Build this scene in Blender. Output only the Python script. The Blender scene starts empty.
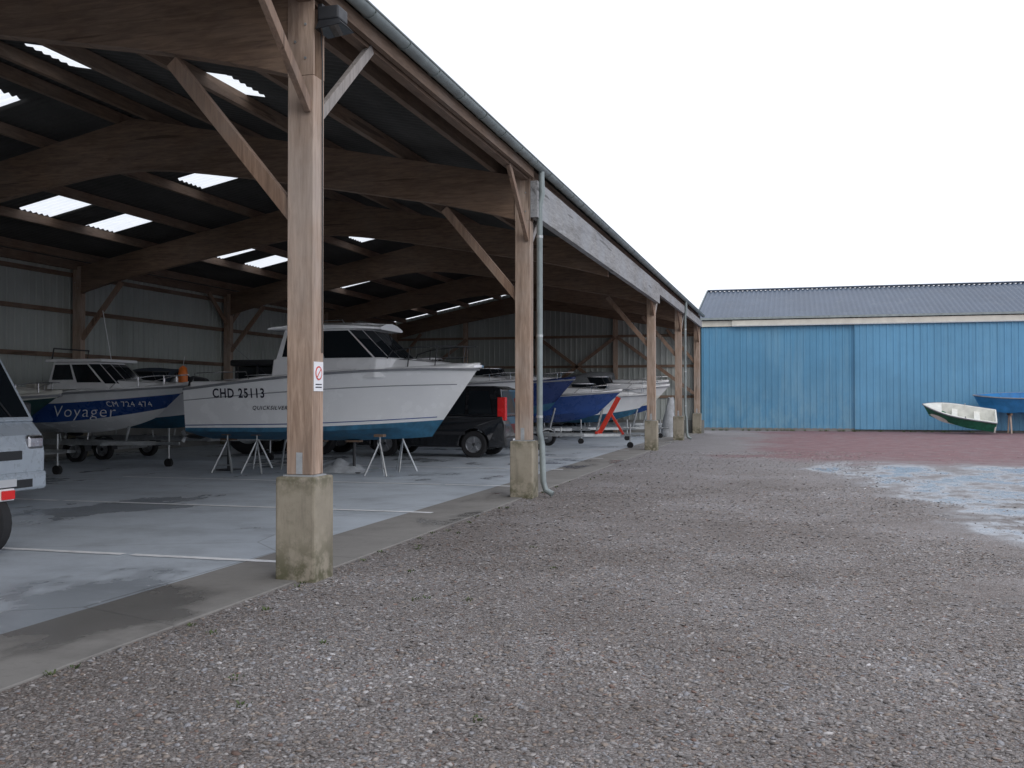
import bpy, bmesh, math, random
import numpy as np
from mathutils import Vector, Matrix
random.seed(4); rng=np.random.default_rng(7)
scene=bpy.context.scene
C=scene.collection

# ------------------------------------------------------------ materials
class NT:
    def __init__(s,name):
        s.m=bpy.data.materials.new(name); s.m.use_nodes=True
        s.t=s.m.node_tree; s.n=s.t.nodes; s.b=s.n['Principled BSDF']
        s.tc=None
    def link(s,a,b): s.t.links.new(a,b)
    def new(s,ty,**k):
        n=s.n.new(ty)
        for a,b in k.items(): setattr(n,a,b)
        return n
    def P(s,scale=(1,1,1)):
        if s.tc is None: s.tc=s.new('ShaderNodeTexCoord')
        mp=s.new('ShaderNodeMapping'); mp.inputs['Scale'].default_value=scale
        s.link(s.tc.outputs['Object'],mp.inputs['Vector']); return mp.outputs[0]
    def noise(s,sc,det=5,rough=.55,scale=(1,1,1),dist=0):
        n=s.new('ShaderNodeTexNoise'); n.inputs['Scale'].default_value=sc
        n.inputs['Detail'].default_value=det; n.inputs['Roughness'].default_value=rough
        n.inputs['Distortion'].default_value=dist
        s.link(s.P(scale),n.inputs['Vector']); return n.outputs['Fac']
    def vor(s,sc,feature='F1',scale=(1,1,1)):
        n=s.new('ShaderNodeTexVoronoi',feature=feature); n.inputs['Scale'].default_value=sc
        s.link(s.P(scale),n.inputs['Vector']); return n
    def ramp(s,fac,stops,interp='LINEAR'):
        r=s.new('ShaderNodeValToRGB'); r.color_ramp.interpolation=interp
        e=r.color_ramp.elements
        while len(e)<len(stops): e.new(.5)
        for i,(p,c) in enumerate(stops):
            e[i].position=p; e[i].color=(c[0],c[1],c[2],1)
        s.link(fac,r.inputs[0]); return r.outputs[0]
    def mix(s,fac,a,b,blend='MIX'):
        m=s.new('ShaderNodeMix',data_type='RGBA',blend_type=blend)
        for inp,v in ((m.inputs[0],fac),(m.inputs[6],a),(m.inputs[7],b)):
            if isinstance(v,(int,float)): inp.default_value=v
            elif isinstance(v,tuple): inp.default_value=(v[0],v[1],v[2],1)
            else: s.link(v,inp)
        return m.outputs[2]
    def mr(s,v,a,b,c=0,d=1,smooth=True):
        m=s.new('ShaderNodeMapRange'); m.interpolation_type='SMOOTHSTEP' if smooth else 'LINEAR'
        s.link(v,m.inputs[0])
        for i,x in zip((1,2,3,4),(a,b,c,d)): m.inputs[i].default_value=x
        return m.outputs[0]
    def math(s,op,a,b):
        m=s.new('ShaderNodeMath',operation=op)
        for i,v in enumerate((a,b)):
            if isinstance(v,(int,float)): m.inputs[i].default_value=v
            else: s.link(v,m.inputs[i])
        return m.outputs[0]
    def bump(s,h,strength=.3,dist=.01):
        b=s.new('ShaderNodeBump'); b.inputs['Strength'].default_value=strength
        b.inputs['Distance'].default_value=dist
        s.link(h,b.inputs['Height']); s.link(b.outputs[0],s.b.inputs['Normal'])
    def col(s,c):
        if isinstance(c,tuple): s.b.inputs['Base Color'].default_value=(c[0],c[1],c[2],1)
        else: s.link(c,s.b.inputs['Base Color'])
    def rough(s,r):
        if isinstance(r,(int,float)): s.b.inputs['Roughness'].default_value=r
        else: s.link(r,s.b.inputs['Roughness'])

def plain(name,c,rough=.5,metal=0,var=.18,sc=6,bump=0,coat=0):
    m=NT(name); f=m.noise(sc,6,.6)
    d=tuple(x*(1-var) for x in c); l=tuple(min(1,x*(1+var)) for x in c)
    m.col(m.ramp(f,[(.3,d),(.7,l)])); m.rough(m.mr(f,.3,.7,max(0,rough-.08),min(1,rough+.1)))
    m.b.inputs['Metallic'].default_value=metal
    if coat: m.b.inputs['Coat Weight'].default_value=coat
    if bump: m.bump(m.noise(sc*6,4),bump,.01)
    return m.m

def wood(name,axis,dark,light,grey=(.3,.28,.26),greyamt=.3,lam=None):
    m=NT(name)
    sc={'x':(.12,1,1),'y':(1,.12,1),'z':(1,1,.1)}[axis]
    g=m.noise(26,7,.65,sc,.6); big=m.noise(1.1,4,.6); 
    c=m.ramp(g,[(.28,dark),(.5,tuple((a+b)/2 for a,b in zip(dark,light))),(.72,light)])
    c=m.mix(m.mr(big,.35,.75,0,greyamt),c,grey)
    v=m.noise(3,5,.7,sc)
    c=m.mix(m.mr(v,.45,.75,0,.55),c,tuple(x*.45 for x in dark))
    crk=m.noise(9,3,.5,tuple(x*(.5 if x<.2 else 1) for x in sc))
    c=m.mix(m.mr(crk,.66,.70,0,.6),c,tuple(x*.3 for x in dark))
    if lam:
        sep=m.new('ShaderNodeSeparateXYZ'); m.link(m.P(),sep.inputs[0])
        z=m.math('FRACT',m.math('MULTIPLY',sep.outputs[2],1/lam),0)
        c=m.mix(m.mr(z,0.0,.07,.35,0),c,tuple(x*.4 for x in dark))
    m.col(c); m.rough(.8); m.bump(g,.5,.006)
    return m.m

WX=wood('glulam_wood','x',(.135,.083,.055),(.295,.195,.13),greyamt=.15,lam=.16)
WY=wood('purlin_wood','y',(.115,.072,.048),(.24,.16,.11),greyamt=.2)
WZ=wood('post_wood','z',(.25,.165,.115),(.58,.43,.33),grey=(.47,.41,.365),greyamt=.65)
WB=wood('brace_wood','z',(.17,.10,.065),(.36,.235,.16),greyamt=.4)
WBG=wood('weathered_brace_wood','z',(.20,.18,.165),(.44,.40,.37),grey=(.36,.35,.35),greyamt=.6)
WG=wood('weathered_beam','y',(.17,.165,.16),(.42,.42,.42),grey=(.36,.38,.41),greyamt=.7)

def concrete(name,base,stain=(.12,.12,.08),bs=.35,moss=None,rough=.85,wet=False):
    m=NT(name); a=m.noise(1.2,7,.65); b=m.noise(14,6,.7); c2=m.noise(70,3,.6)
    c=m.ramp(a,[(.25,tuple(x*.72 for x in base)),(.5,base),(.75,tuple(min(1,x*1.15) for x in base))])
    c=m.mix(m.mr(b,.5,.8,0,.35),c,stain)
    c=m.mix(m.mr(c2,.55,.75,0,.25),c,tuple(x*.5 for x in base))
    if moss:
        sep=m.new('ShaderNodeSeparateXYZ'); m.link(m.P(),sep.inputs[0])
        lo=m.mr(sep.outputs[2],.0,.55,1,0); hi=m.mr(sep.outputs[2],.7,.92,0,.8)
        mk=m.math('MULTIPLY',m.math('ADD',lo,hi),m.mr(m.noise(6,6,.7),.38,.6,0,1))
        c=m.mix(mk,c,moss)
        st_=m.noise(7,5,.7,(1,1,.15)); c=m.mix(m.mr(st_,.5,.7,0,.5),c,tuple(x*.45 for x in base))
    if wet:
        w=m.mr(m.noise(.45,6,.6,(1,.6,1)),.53,.61,0,1)
        c=m.mix(m.math('MULTIPLY',w,.5),c,tuple(x*.42 for x in base))
        ty=m.noise(.8,5,.6,(.15,1.6,1)); c=m.mix(m.mr(ty,.52,.7,0,.3),c,tuple(x*.55 for x in base))
        m.rough(m.mr(w,0,1,rough,.2))
        cr=m.vor(.28,'DISTANCE_TO_EDGE'); c=m.mix(m.mr(cr.outputs['Distance'],0,.004,.5,0),c,(.08,.08,.08))
    else: m.rough(rough)
    m.col(c); m.bump(m.noise(90,4,.7),.35,.006)
    return m.m
CON=concrete('pier_concrete',(.36,.32,.25),moss=(.11,.105,.06))
FLOOR=concrete('floor_concrete',(.49,.54,.59),stain=(.29,.31,.33),rough=.6,wet=True)
STRIP=concrete('edge_concrete',(.25,.24,.225),stain=(.10,.10,.085),rough=.8,wet=True)
BLOCK=concrete('block_wall',(.22,.22,.21))

WHITE=plain('white_gelcoat',(.82,.83,.84),.22,var=.03,sc=2,coat=.3)
CREAMP=plain('cream_paint',(.64,.62,.54),.6,var=.12,sc=2)
ANTIF=plain('antifoul_blue',(.035,.14,.24),.75,var=.35,sc=5)
BLUEH=plain('blue_gelcoat',(.015,.06,.24),.28,var=.15,sc=3,coat=.3)
NAVY=plain('navy_gelcoat',(.012,.035,.15),.28,var=.15,sc=3,coat=.3)
GREENH=plain('green_gelcoat',(.02,.15,.09),.5,var=.35,sc=5)
DGREEN=plain('dark_green_gelcoat',(.015,.05,.05),.4,var=.3,sc=5)
DINW=plain('chalky_white',(.70,.70,.64),.6,var=.12,sc=5)
DINB=plain('faded_blue',(.03,.20,.46),.5,var=.2,sc=4)
BLACK=plain('black_rubber',(.018,.018,.02),.8,var=.3,sc=20,bump=.2)
DARKP=plain('dark_plastic',(.03,.032,.036),.5)
PLUM=plain('black_car_paint',(.012,.013,.016),.18,coat=.8,var=.2)
SILV=plain('silver_blue_paint',(.55,.62,.69),.3,metal=.1,coat=.6,var=.05)
GALV=plain('galvanised_steel',(.48,.50,.51),.45,metal=.75,var=.2,sc=12)
GUT=plain('zinc_gutter',(.26,.30,.30),.5,metal=.35,var=.25,sc=4)
STEEL=plain('stainless',(.6,.6,.62),.2,metal=1,var=.05)
RED=plain('red_paint',(.6,.04,.02),.4,var=.2)
REDL=plain('tail_light_plastic',(.75,.02,.02),.2,var=.1)
ORNG=plain('orange_plastic',(.8,.2,.03),.4)
RIM=plain('wheel_rim',(.35,.36,.38),.35,metal=.7)
LINE=plain('worn_road_paint',(.85,.86,.87),.7,var=.14,sc=8)
TXT=plain('decal_black',(.01,.012,.03),.5)
TXTW=plain('decal_white',(.85,.86,.88),.5,var=.03)
CANV=plain('canvas_cover',(.03,.045,.07),.85,var=.3,sc=9,bump=.4)
GREYT=plain('tarpaulin_grey',(.42,.44,.46),.6,var=.25,sc=7,bump=.4)
BEIGE=plain('seat_vinyl',(.55,.53,.48),.5)
RUBM=plain('rub_rail_grey',(.22,.23,.25),.5)
g=NT('tinted_glass'); g.col((.012,.016,.02)); g.b.inputs['IOR'].default_value=1.5
f=g.noise(2,3); g.rough(g.mr(f,.3,.7,.04,.1)); GLASS=g.m
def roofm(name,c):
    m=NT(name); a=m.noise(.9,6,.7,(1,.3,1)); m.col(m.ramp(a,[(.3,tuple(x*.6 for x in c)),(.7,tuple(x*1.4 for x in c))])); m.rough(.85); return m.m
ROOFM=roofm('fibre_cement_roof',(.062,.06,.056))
m=NT('translucent_sheet'); m.n.remove(m.b)
tr=m.new('ShaderNodeBsdfTranslucent'); df=m.new('ShaderNodeBsdfDiffuse'); mx=m.new('ShaderNodeMixShader'); mx.inputs[0].default_value=.06
tcol=m.ramp(m.noise(3,5,.6),[(.3,(.90,.93,.93)),(.7,(.98,.99,.98))]); m.link(tcol,tr.inputs[0]); df.inputs[0].default_value=(.7,.72,.7,1)
m.link(tr.outputs[0],mx.inputs[1]); m.link(df.outputs[0],mx.inputs[2])
m.link(mx.outputs[0],m.n['Material Output'].inputs[0]); TRANS=m.m
def clad(name,c,dirt,streak=.4,low=0):
    m=NT(name); a=m.noise(1.4,6,.65,(1,1,.12)); b=m.noise(.5,5,.6)
    cc=m.ramp(b,[(.3,tuple(x*.88 for x in c)),(.7,tuple(min(1,x*1.1) for x in c))])
    cc=m.mix(m.mr(a,.5,.75,0,streak),cc,dirt)
    fs_=m.noise(6,4,.6,(1,1,.03)); cc=m.mix(m.mr(fs_,.5,.75,0,.35),cc,tuple(x*.6 for x in c))
    if low:
        sep=m.new('ShaderNodeSeparateXYZ'); m.link(m.P(),sep.inputs[0])
        k=m.math('MULTIPLY',m.mr(sep.outputs[2],0,3.4,1,0),m.mr(m.noise(2.2,7,.7,(1,1,.5)),.35,.65,0,low))
        cc=m.mix(k,cc,dirt)
    m.col(cc); m.rough(.55); return m.m
BLUEW=clad('blue_cladding',(.10,.285,.45),(.21,.38,.49),.45,.6)
BLUEW2=clad('blue_cladding_door',(.12,.32,.50),(.20,.41,.55),.3,.25)
WALLM=clad('light_cladding',(.41,.44,.42),(.23,.25,.225),.5)
BROOF=clad('blue_grey_roof',(.085,.115,.16),(.18,.20,.225),.4)

# ground
m=NT('gravel_ground')
v=m.vor(75); sep=m.new('ShaderNodeSeparateColor'); m.link(v.outputs['Color'],sep.inputs[0])
stone=m.ramp(sep.outputs[0],[(0,(.10,.09,.085)),(.2,(.18,.167,.16)),(.42,(.26,.25,.245)),(.6,(.22,.19,.17)),(.75,(.34,.33,.33)),(.9,(.20,.15,.13)),(1,(.45,.445,.44))])
fine=m.noise(150,5,.7); 
stone=m.mix(1.0,stone,m.ramp(fine,[(.3,(.68,.66,.65)),(.7,(1.2,1.19,1.18))]),'MULTIPLY')
stone=m.mix(m.mr(v.outputs['Distance'],.4,.9,0,.45),stone,(.08,.07,.065))
big=m.noise(.45,7,.65); 
stone=m.mix(1.0,stone,m.ramp(big,[(.3,(.74,.70,.67)),(.5,(1,.985,.98)),(.7,(1.3,1.33,1.38))]),'MULTIPLY')
px=m.new('ShaderNodeSeparateXYZ'); m.link(m.P(),px.inputs[0]); X,Y=px.outputs[0],px.outputs[1]
nz=m.noise(.33,7,.62); nc=m.math('SUBTRACT',nz,.5)
far=m.mr(Y,12,32,0,.55)
stone=m.mix(far,stone,m.ramp(m.noise(7,8,.85),[(.3,(.18,.172,.175)),(.7,(.39,.385,.40))]))
red=m.math('MULTIPLY',m.mr(m.math('ADD',Y,m.math('MULTIPLY',nc,9)),24,29),m.mr(m.math('ADD',X,m.math('MULTIPLY',nc,7)),-2.3,0))
stone=m.mix(m.math('MULTIPLY',red,m.mr(m.noise(1.5,6,.7),.3,.6,.55,1)),stone,m.ramp(m.noise(2.5,6,.7),[(.3,(.15,.075,.082)),(.7,(.27,.15,.155))]))
xs=m.math('ADD',m.math('ADD',X,m.math('MULTIPLY',nc,5)),m.mr(Y,15,26,0,1.6))
pm=m.math('MULTIPLY',m.mr(xs,1.6,2.7),m.mr(m.math('ADD',Y,m.math('MULTIPLY',nc,6)),27,24.5))
pm=m.math('MULTIPLY',pm,m.mr(m.noise(1.0,8,.74,(1,.6,1)),.38,.58,.08,1))
slab=m.ramp(m.noise(4,7,.7),[(.3,(.20,.22,.24)),(.7,(.42,.46,.50))])
m.col(m.mix(pm,stone,slab)); m.rough(m.mr(pm,0,1,.9,.2)); 
h=m.math('MULTIPLY',m.math('SUBTRACT',1,v.outputs['Distance']),m.mr(pm,0,.8,1,.03)); m.bump(h,.8,.012)
GROUND=m.m
m=NT('gravel_stones'); at=m.new('ShaderNodeAttribute',attribute_name='Col')
bigs=m.ramp(m.noise(.45,7,.65),[(.3,(.76,.72,.69)),(.5,(1,.985,.98)),(.7,(1.28,1.31,1.35))])
cc=m.mix(1.0,at.outputs['Color'],bigs,'MULTIPLY')
m.col(m.mix(1.0,cc,m.ramp(m.noise(150,4,.6),[(.3,(.7,.69,.68)),(.7,(1.2,1.2,1.2))]),'MULTIPLY')); m.rough(.85); STONES=m.m
m=NT('weed_leaf'); m.col(m.ramp(m.noise(9,3),[(.3,(.04,.07,.02)),(.7,(.10,.13,.045))])); m.rough(.7); WEED=m.m

# ------------------------------------------------------------ mesh helpers
def empty(name,loc=(0,0,0),rot=(0,0,0)):
    e=bpy.data.objects.new(name,None); e.location=loc; e.rotation_euler=rot; C.objects.link(e); return e
def mesh(name,vs,fs,mats,parent=None,mi=None,smooth=False,bevel=0,seg=2,merge=False,angle=35):
    me=bpy.data.meshes.new(name); me.from_pydata([tuple(v) for v in vs],[],fs)
    for x in (mats if isinstance(mats,(list,tuple)) else [mats]): me.materials.append(x)
    if mi: me.polygons.foreach_set('material_index',mi)
    bm=bmesh.new(); bm.from_mesh(me)
    if merge: bmesh.ops.remove_doubles(bm,verts=bm.verts,dist=.0005)
    bmesh.ops.recalc_face_normals(bm,faces=bm.faces); bm.to_mesh(me); bm.free()
    if smooth: me.shade_smooth(); me.set_sharp_from_angle(angle=math.radians(angle))
    o=bpy.data.objects.new(name,me); C.objects.link(o)
    if parent: o.parent=parent
    if bevel:
        b=o.modifiers.new('bevel','BEVEL'); b.width=bevel; b.segments=seg; b.limit_method='ANGLE'; b.angle_limit=math.radians(35)
    return o
BF=[(0,3,2,1),(4,5,6,7),(0,1,5,4),(1,2,6,5),(2,3,7,6),(3,0,4,7)]
def box(name,x0,x1,y0,y1,z0,z1,mat,parent=None,bevel=0):
    return mesh(name,[(x0,y0,z0),(x1,y0,z0),(x1,y1,z0),(x0,y1,z0),(x0,y0,z1),(x1,y0,z1),(x1,y1,z1),(x0,y1,z1)],BF,mat,parent,bevel=bevel)
def beam(name,p0,p1,w,h,mat,parent=None,bevel=0,up=(0,0,1)):
    p0=Vector(p0);p1=Vector(p1);d=(p1-p0).normalized(); u=Vector(up)
    if abs(d.dot(u))>.98: u=Vector((0,1,0))
    s=d.cross(u).normalized(); u=s.cross(d).normalized(); vs=[]
    for p in (p0,p1):
        for a,b in ((-1,-1),(1,-1),(1,1),(-1,1)): vs.append(p+s*a*w/2+u*b*h/2)
    return mesh(name,vs,[(0,3,2,1),(4,5,6,7),(0,1,5,4),(1,2,6,5),(2,3,7,6),(3,0,4,7)],mat,parent,bevel=bevel)
def tube(name,pts,r,mat,parent=None,n=8,closed=False):
    pts=[Vector(p) for p in pts]; vs=[];fs=[]
    N=len(pts)
    for i,p in enumerate(pts):
        a=pts[max(0,i-1)];b=pts[min(N-1,i+1)]; d=(b-a).normalized()
        u=Vector((0,0,1)) if abs(d.z)<.9 else Vector((1,0,0))
        s=d.cross(u).normalized(); u=s.cross(d)
        for k in range(n):
            t=2*math.pi*k/n; vs.append(p+s*math.cos(t)*r+u*math.sin(t)*r)
    for i in range(N-1):
        for k in range(n):
            a=i*n+k;b=i*n+(k+1)%n; fs.append((a,b,b+n,a+n))
    fs.append(tuple(range(n))); fs.append(tuple(range((N-1)*n,N*n)))
    return mesh(name,vs,fs,mat,parent,smooth=True,angle=60)
def lathe(name,prof,mat,parent,center,axis='y',n=28,mi=None,mats=None):
    vs=[];fs=[];m_=[]
    for r,a in prof:
        for k in range(n):
            t=2*math.pi*k/n; c,s=math.cos(t)*r,math.sin(t)*r
            p={'y':(c,a,s),'x':(a,c,s),'z':(c,s,a)}[axis]
            vs.append((p[0]+center[0],p[1]+center[1],p[2]+center[2]))
    for i in range(len(prof)-1):
        for k in range(n):
            fs.append((i*n+k,i*n+(k+1)%n,(i+1)*n+(k+1)%n,(i+1)*n+k)); m_.append(mi[i] if mi else 0)
    fs.append(tuple(range(n))); m_.append(mi[0] if mi else 0); fs.append(tuple(range((len(prof)-1)*n,len(prof)*n))); m_.append(mi[-1] if mi else 0)
    return mesh(name,vs,fs,mats or mat,parent,mi=m_,smooth=True,angle=40)
def wheel(parent,cx,cy,r,w=.2,name='wheel',rim=RIM):
    h=w/2; rr=r*.62
    prof=[(r*.2,-h*.5),(rr*.9,-h*.55),(rr,-h*.85),(r*.9,-h),(r,-h*.7),(r,h*.7),(r*.9,h),(rr,h*.85),(rr*.9,h*.55),(r*.2,h*.5)]
    o=lathe(name,prof,None,parent,(cx,cy,r),'y',mi=[1,1,0,0,0,0,0,1,1],mats=[BLACK,rim])
    for sgn in (-1,1):
        for k in range(5):
            t=2*math.pi*k/5+.3
            beam('wheel_spoke',(cx+math.cos(t)*r*.1,cy+sgn*h*.62,r+math.sin(t)*r*.1),(cx+math.cos(t)*rr*.93,cy+sgn*h*.7,r+math.sin(t)*rr*.93),.03,r*.16,rim,parent,up=(0,1,0))
        lathe('wheel_hub',[(r*.14,-.02),(r*.14,.02)],DARKP,parent,(cx,cy+sgn*h*.68,r),'y',n=12)
    return o
def corr(name,o,a,u,nrm,length,breaks,pitch,depth,kind,mats,parent,matfn=None):
    o,a,u,nrm=map(Vector,(o,a,u,nrm)); cols=[]
    nw=int(length/pitch)
    if kind=='sine':
        for i in range(nw*6+1): s=i/6*pitch; cols.append((s,depth/2*math.sin(2*math.pi*i/6)))
    else:
        for i in range(nw+1):
            for f,h in ((0,0),(.62,0),(.7,1),(.92,1),(1-.0001,0)):
                s=(i+f)*pitch
                if s<=length: cols.append((s,h*depth))
    vs=[];fs=[];mi=[]
    nb=len(breaks)
    for s,h in cols:
        for b in breaks: vs.append(o+a*s+u*b+nrm*h)
    for i in range(len(cols)-1):
        for j in range(nb-1):
            fs.append((i*nb+j,(i+1)*nb+j,(i+1)*nb+j+1,i*nb+j+1))
            mi.append(matfn((cols[i][0]+cols[i+1][0])/2,(breaks[j]+breaks[j+1])/2) if matfn else 0)
    return mesh(name,vs,fs,mats,parent,mi=mi,smooth=(kind=='sine'),angle=60)

# ------------------------------------------------------------ shed
XC=-4.18; XR=-11.5; XL=-18.82; BAY=7.53; Y1=8.07
FR=[Y1+BAY*k for k in range(-2,6)]
YS,YE=FR[0]-.4,FR[-1]+.12
shed=empty('boat_storage_shed')
def zr(x):
    return 5.36+.205*((-3.93-x) if x>XR else (x-(2*XR+3.93)))
def frame(y,outer=True):
    n=40; vs=[];
    top=[];bot=[]
    for i in range(n+1):
        x=XC+.02+(XL-XC-.04)*i/n; u=abs(x-XR)
        top.append((x,zr(x)-.245)); bot.append((x,5.93-.187*math.sqrt(u*u+1.2)-.10*max(0,(u-5.5)/1.8)**2))
    for sy in (-.08,.08):
        for (x,z) in top: vs.append((x,y+sy,z))
        for (x,z) in bot: vs.append((x,y+sy,z))
    k=n+1; fs=[]
    for i in range(n):
        fs.append((i,i+1,k+i+1,k+i)); b=2*k
        fs.append((b+i,b+i+1,b+k+i+1,b+k+i)); fs.append((i,i+1,b+i+1,b+i)); fs.append((k+i,k+i+1,b+k+i+1,b+k+i))
    fs.append((0,k,3*k,2*k)); fs.append((n,k+n,3*k+n,2*k+n))
    mesh('glulam_rafter',vs,fs,WX,shed)
    sides=[(XL,1)]
    if outer: sides.append((XC,-1))
    for x,sg in sides:
        box('pier',x-.19,x+.19,y-.19,y+.19,-.1,.91,CON,shed,bevel=.02)
        zt=zr(x)-.22
        box('post',x-.125,x+.125,y-.105,y-.082,4.452,zt,WZ,shed)
        box('post',x-.125,x+.125,y+.082,y+.105,4.452,zt,WZ,shed)
        box('post',x-.125,x+.125,y-.105,y+.105,.925,4.45,WZ,shed,bevel=.008)
        box('post_shoe_plate',x-.15,x+.15,y-.12,y+.12,.908,.924,GALV,shed)
        box('post_shoe',x-.03,x+.03,y-.109,y-.1055,.93,1.12,GALV,shed) 
        for k in range(3):
            lathe('bolt',[(.012,-.116),(.012,-.106)],GALV,shed,(x+(-.05 if k%2 else .05),y,4.6+.15*k),'y',n=6)
        beam('knee_brace',(x+(-.1 if sg<0 else .1),y,3.22),(x+(-1.36 if sg<0 else 1.36),y,4.72),.09,.13,WB,shed,bevel=.005,up=(0,0,1))
for i,y in enumerate(FR):
    frame(y,outer=(i!=4))
    if i!=4:
        for s in (-1,1):
            if (i==0 and s<0) or (i==7 and s>0): continue
            beam('longitudinal_brace',(XC+.08,y+s*.1,4.15),(XC+.08,y+s*1.22,5.12),.06,.10,WBG if s>0 else WB,shed,bevel=.005)
            beam('longitudinal_brace',(XL,y+s*.1,4.15),(XL,y+s*1.22,5.12),.07,.13,WB,shed)
for k in range(5):
    for sg in (1,-1):
        x=XR+sg*(.35+k*1.62); z=zr(x)
        box('purlin',x-.045,x+.045,YS,YE,z-.235,z-.035,WY,shed)
box('eave_purlin',XC-.02,XC+.10,YS,YE,5.10,5.33,WY,shed)
box('eave_purlin',XL-.10,XL+.02,YS,YE,5.10,5.33,WY,shed)
box('deep_lintel',XC+.127,XC+.25,FR[3]-.1,FR[5]+.1,4.50,5.09,WG,shed,bevel=.006)
box('lintel',XC+.127,XC+.22,FR[5]+.11,YE,4.80,5.09,WG,shed)
box('fascia_board',XC+.127,XC+.19,YS,FR[3]-.11,5.13,5.28,WY,shed)
sky=[(12.9,'r',-7.75,.2),(12.7,'r',-10.45,.3),(13.7,'l',-13.1,.5),(20.2,'l',-12.75,.6),(28.9,'l',-12.6,.6),(19.2,'l',-16.1,.6),(21.4,'l',-16.1,.6),(26.5,'l',-16.1,.6),(28.7,'l',-16.1,.6),(35,'l',-16.1,.6),(42.6,'l',-16.1,.6),(11.7,'l',-16.1,.6),(4.2,'l',-13.1,.5),(3.2,'l',-16.3,.6)]
cs=1/math.hypot(1,.205); sn=.205*cs
for side,sg,x0 in (('r',-1,-3.86),('l',1,-19.14)):
    L=abs(XR-x0)/cs+.03
    br=[0,L]; ss=[]
    for (yc,s,xc,hs) in sky:
        if s==side:
            c=abs(xc-x0)/cs; a,b=c-hs,c+hs; ss.append((yc-YS,a,b)); br+= [round(a,3),round(b,3)]
    br=sorted(set(br))
    br=[b for i,b in enumerate(br) if i==0 or b-br[i-1]>.02]
    fn=lambda s,b,ss=ss: 1 if any(abs(s-yc)<.53 and a-.03<b<c+.03 for yc,a,c in ss) else 0
    corr('roof_sheet',(x0,YS-.15,zr(x0)),(0,1,0),(sg*cs,0,sn),(0,0,1),YE-YS+.4,br,.177,.05,'sine',[ROOFM,TRANS],shed,fn)
box('ridge_cap',XR-.2,XR+.2,YS-.15,YE+.25,6.955,6.975,ROOFM,shed)
gx,gz,gr=-3.90,5.32,.075
vs=[];fs=[];ys=[YS-.1+ (YE-YS+.2)*i/14 for i in range(15)]
for y in ys:
    for k in range(9):
        t=math.pi+math.pi*k/8; vs.append((gx+gr*math.cos(t),y,gz+gr*math.sin(t)))
    for k in range(8,-1,-1):
        t=math.pi+math.pi*k/8; vs.append((gx+(gr-.006)*math.cos(t),y,gz+(gr-.006)*math.sin(t)))
for i in range(14):
    for k in range(18): fs.append((i*18+k,i*18+(k+1)%18,(i+1)*18+(k+1)%18,(i+1)*18+k))
mesh('gutter',vs,fs,GUT,shed,smooth=True,angle=50)
tube('gutter_bead',[(gx+gr,YS-.1,gz),(gx+gr,YE+.1,gz)],.012,GUT,shed)
yy=YS
while yy<YE:
    tube('gutter_bracket',[(gx-gr-.02,yy,gz+.01)]+[(gx+(gr+.006)*math.cos(t),yy,gz+(gr+.006)*math.sin(t)) for t in [math.pi+math.pi*k/6 for k in range(7)]],.007,GUT,shed,n=5); yy+=.9
for fy in (FR[3],FR[6]):
    px_=XC+.25; py_=fy+.03
    tube('downpipe',[(gx,py_,gz-.07),(gx,py_,5.15),(gx+.01,py_,4.9),(px_,py_,4.7),(px_,py_,1.05),(px_+.04,py_,.85),(px_+.06,py_,.25),(px_+.10,py_,.12),(px_+.22,py_-.02,.06)],.048,GUT,shed,n=14)
    for z in (4.2,2.6,1.3): lathe('pipe_clip',[(.054,-.02),(.054,.02)],GALV,shed,(px_,py_,z),'z',n=14)
corr('wall_cladding',(XL-.24,YS,.95),(0,1,0),(0,0,1),(1,0,0),YE-YS,[0,4.3],.25,.03,'trap',[WALLM],shed)
box('plinth',XL-.42,XL-.2,YS,YE,0,.95,BLOCK,shed)
for z in (1.5,2.7,3.9,4.9): box('wall_rail',XL-.205,XL-.14,YS,YE,z,z+.12,WY,shed)
vs=[];fs=[]
L=XC-XL; n=int((L+.3)/.25)
cols=[]
for i in range(n+1):
    for f,h in ((0,0),(.62,0),(.7,.03),(.92,.03)):
        x=XL-.2+(i+f)*.25
        if x<XC+.3: cols.append((x,h))
for x,h in cols: vs+= [(x,YE+.12-h,.6),(x,YE+.12-h,zr(x)-.04)]
for i in range(len(cols)-1): fs.append((2*i,2*i+2,2*i+3,2*i+1))
mesh('gable_cladding',vs,fs,WALLM,shed)
box('gable_plinth',XL-.2,XC+.3,YE+.02,YE+.14,0,.6,BLOCK,shed)
yg=YE-.02
for x in (-15.2,-11.6,-7.9):
    box('gable_post',x-.1,x+.1,yg-.12,yg+.06,0,zr(x)-.5,WZ,shed)
for z in (1.6,3.0,4.4): box('gable_rail',XL,XC,yg+.062,yg+.10,z,z+.12,WX,shed)
for a,b in (((-11.5,1.7),(-7.9,4.4)),((-7.9,1.7),(-11.5,4.4)),((-7.8,4.4),(-4.3,1.8)),((-15.1,4.4),(-18.6,1.8))):
    beam('gable_brace',(a[0],yg-.16,a[1]),(b[0],yg-.16,b[1]),.07,.15,WB,shed)
box('floor_slab',XL-.4,XC-.95,YS-.5,YE+.1,-.15,.012,FLOOR,shed)
box('floor_edge_strip',XC-.947,XC+.02,YS-.5,YE+.1,-.15,.015,STRIP,shed,bevel=.006)
lines=empty('parking_markings')
for y in (4.4,8.72,13.02,17.3,21.6,25.9,30.2,34.5,38.8):
    vs=[];fs=[];nn=80
    for i in range(nn+1):
        x=-13.0+(8.2)*i/nn
        vs+=[(x,y-.055+random.uniform(-.006,.006),.0185),(x,y+.055+random.uniform(-.006,.006),.0185)]
    for i in range(nn):
        if random.random()<.97: fs.append((2*i,2*i+2,2*i+3,2*i+1))
    mesh('painted_line',vs,fs,LINE,lines)

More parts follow.
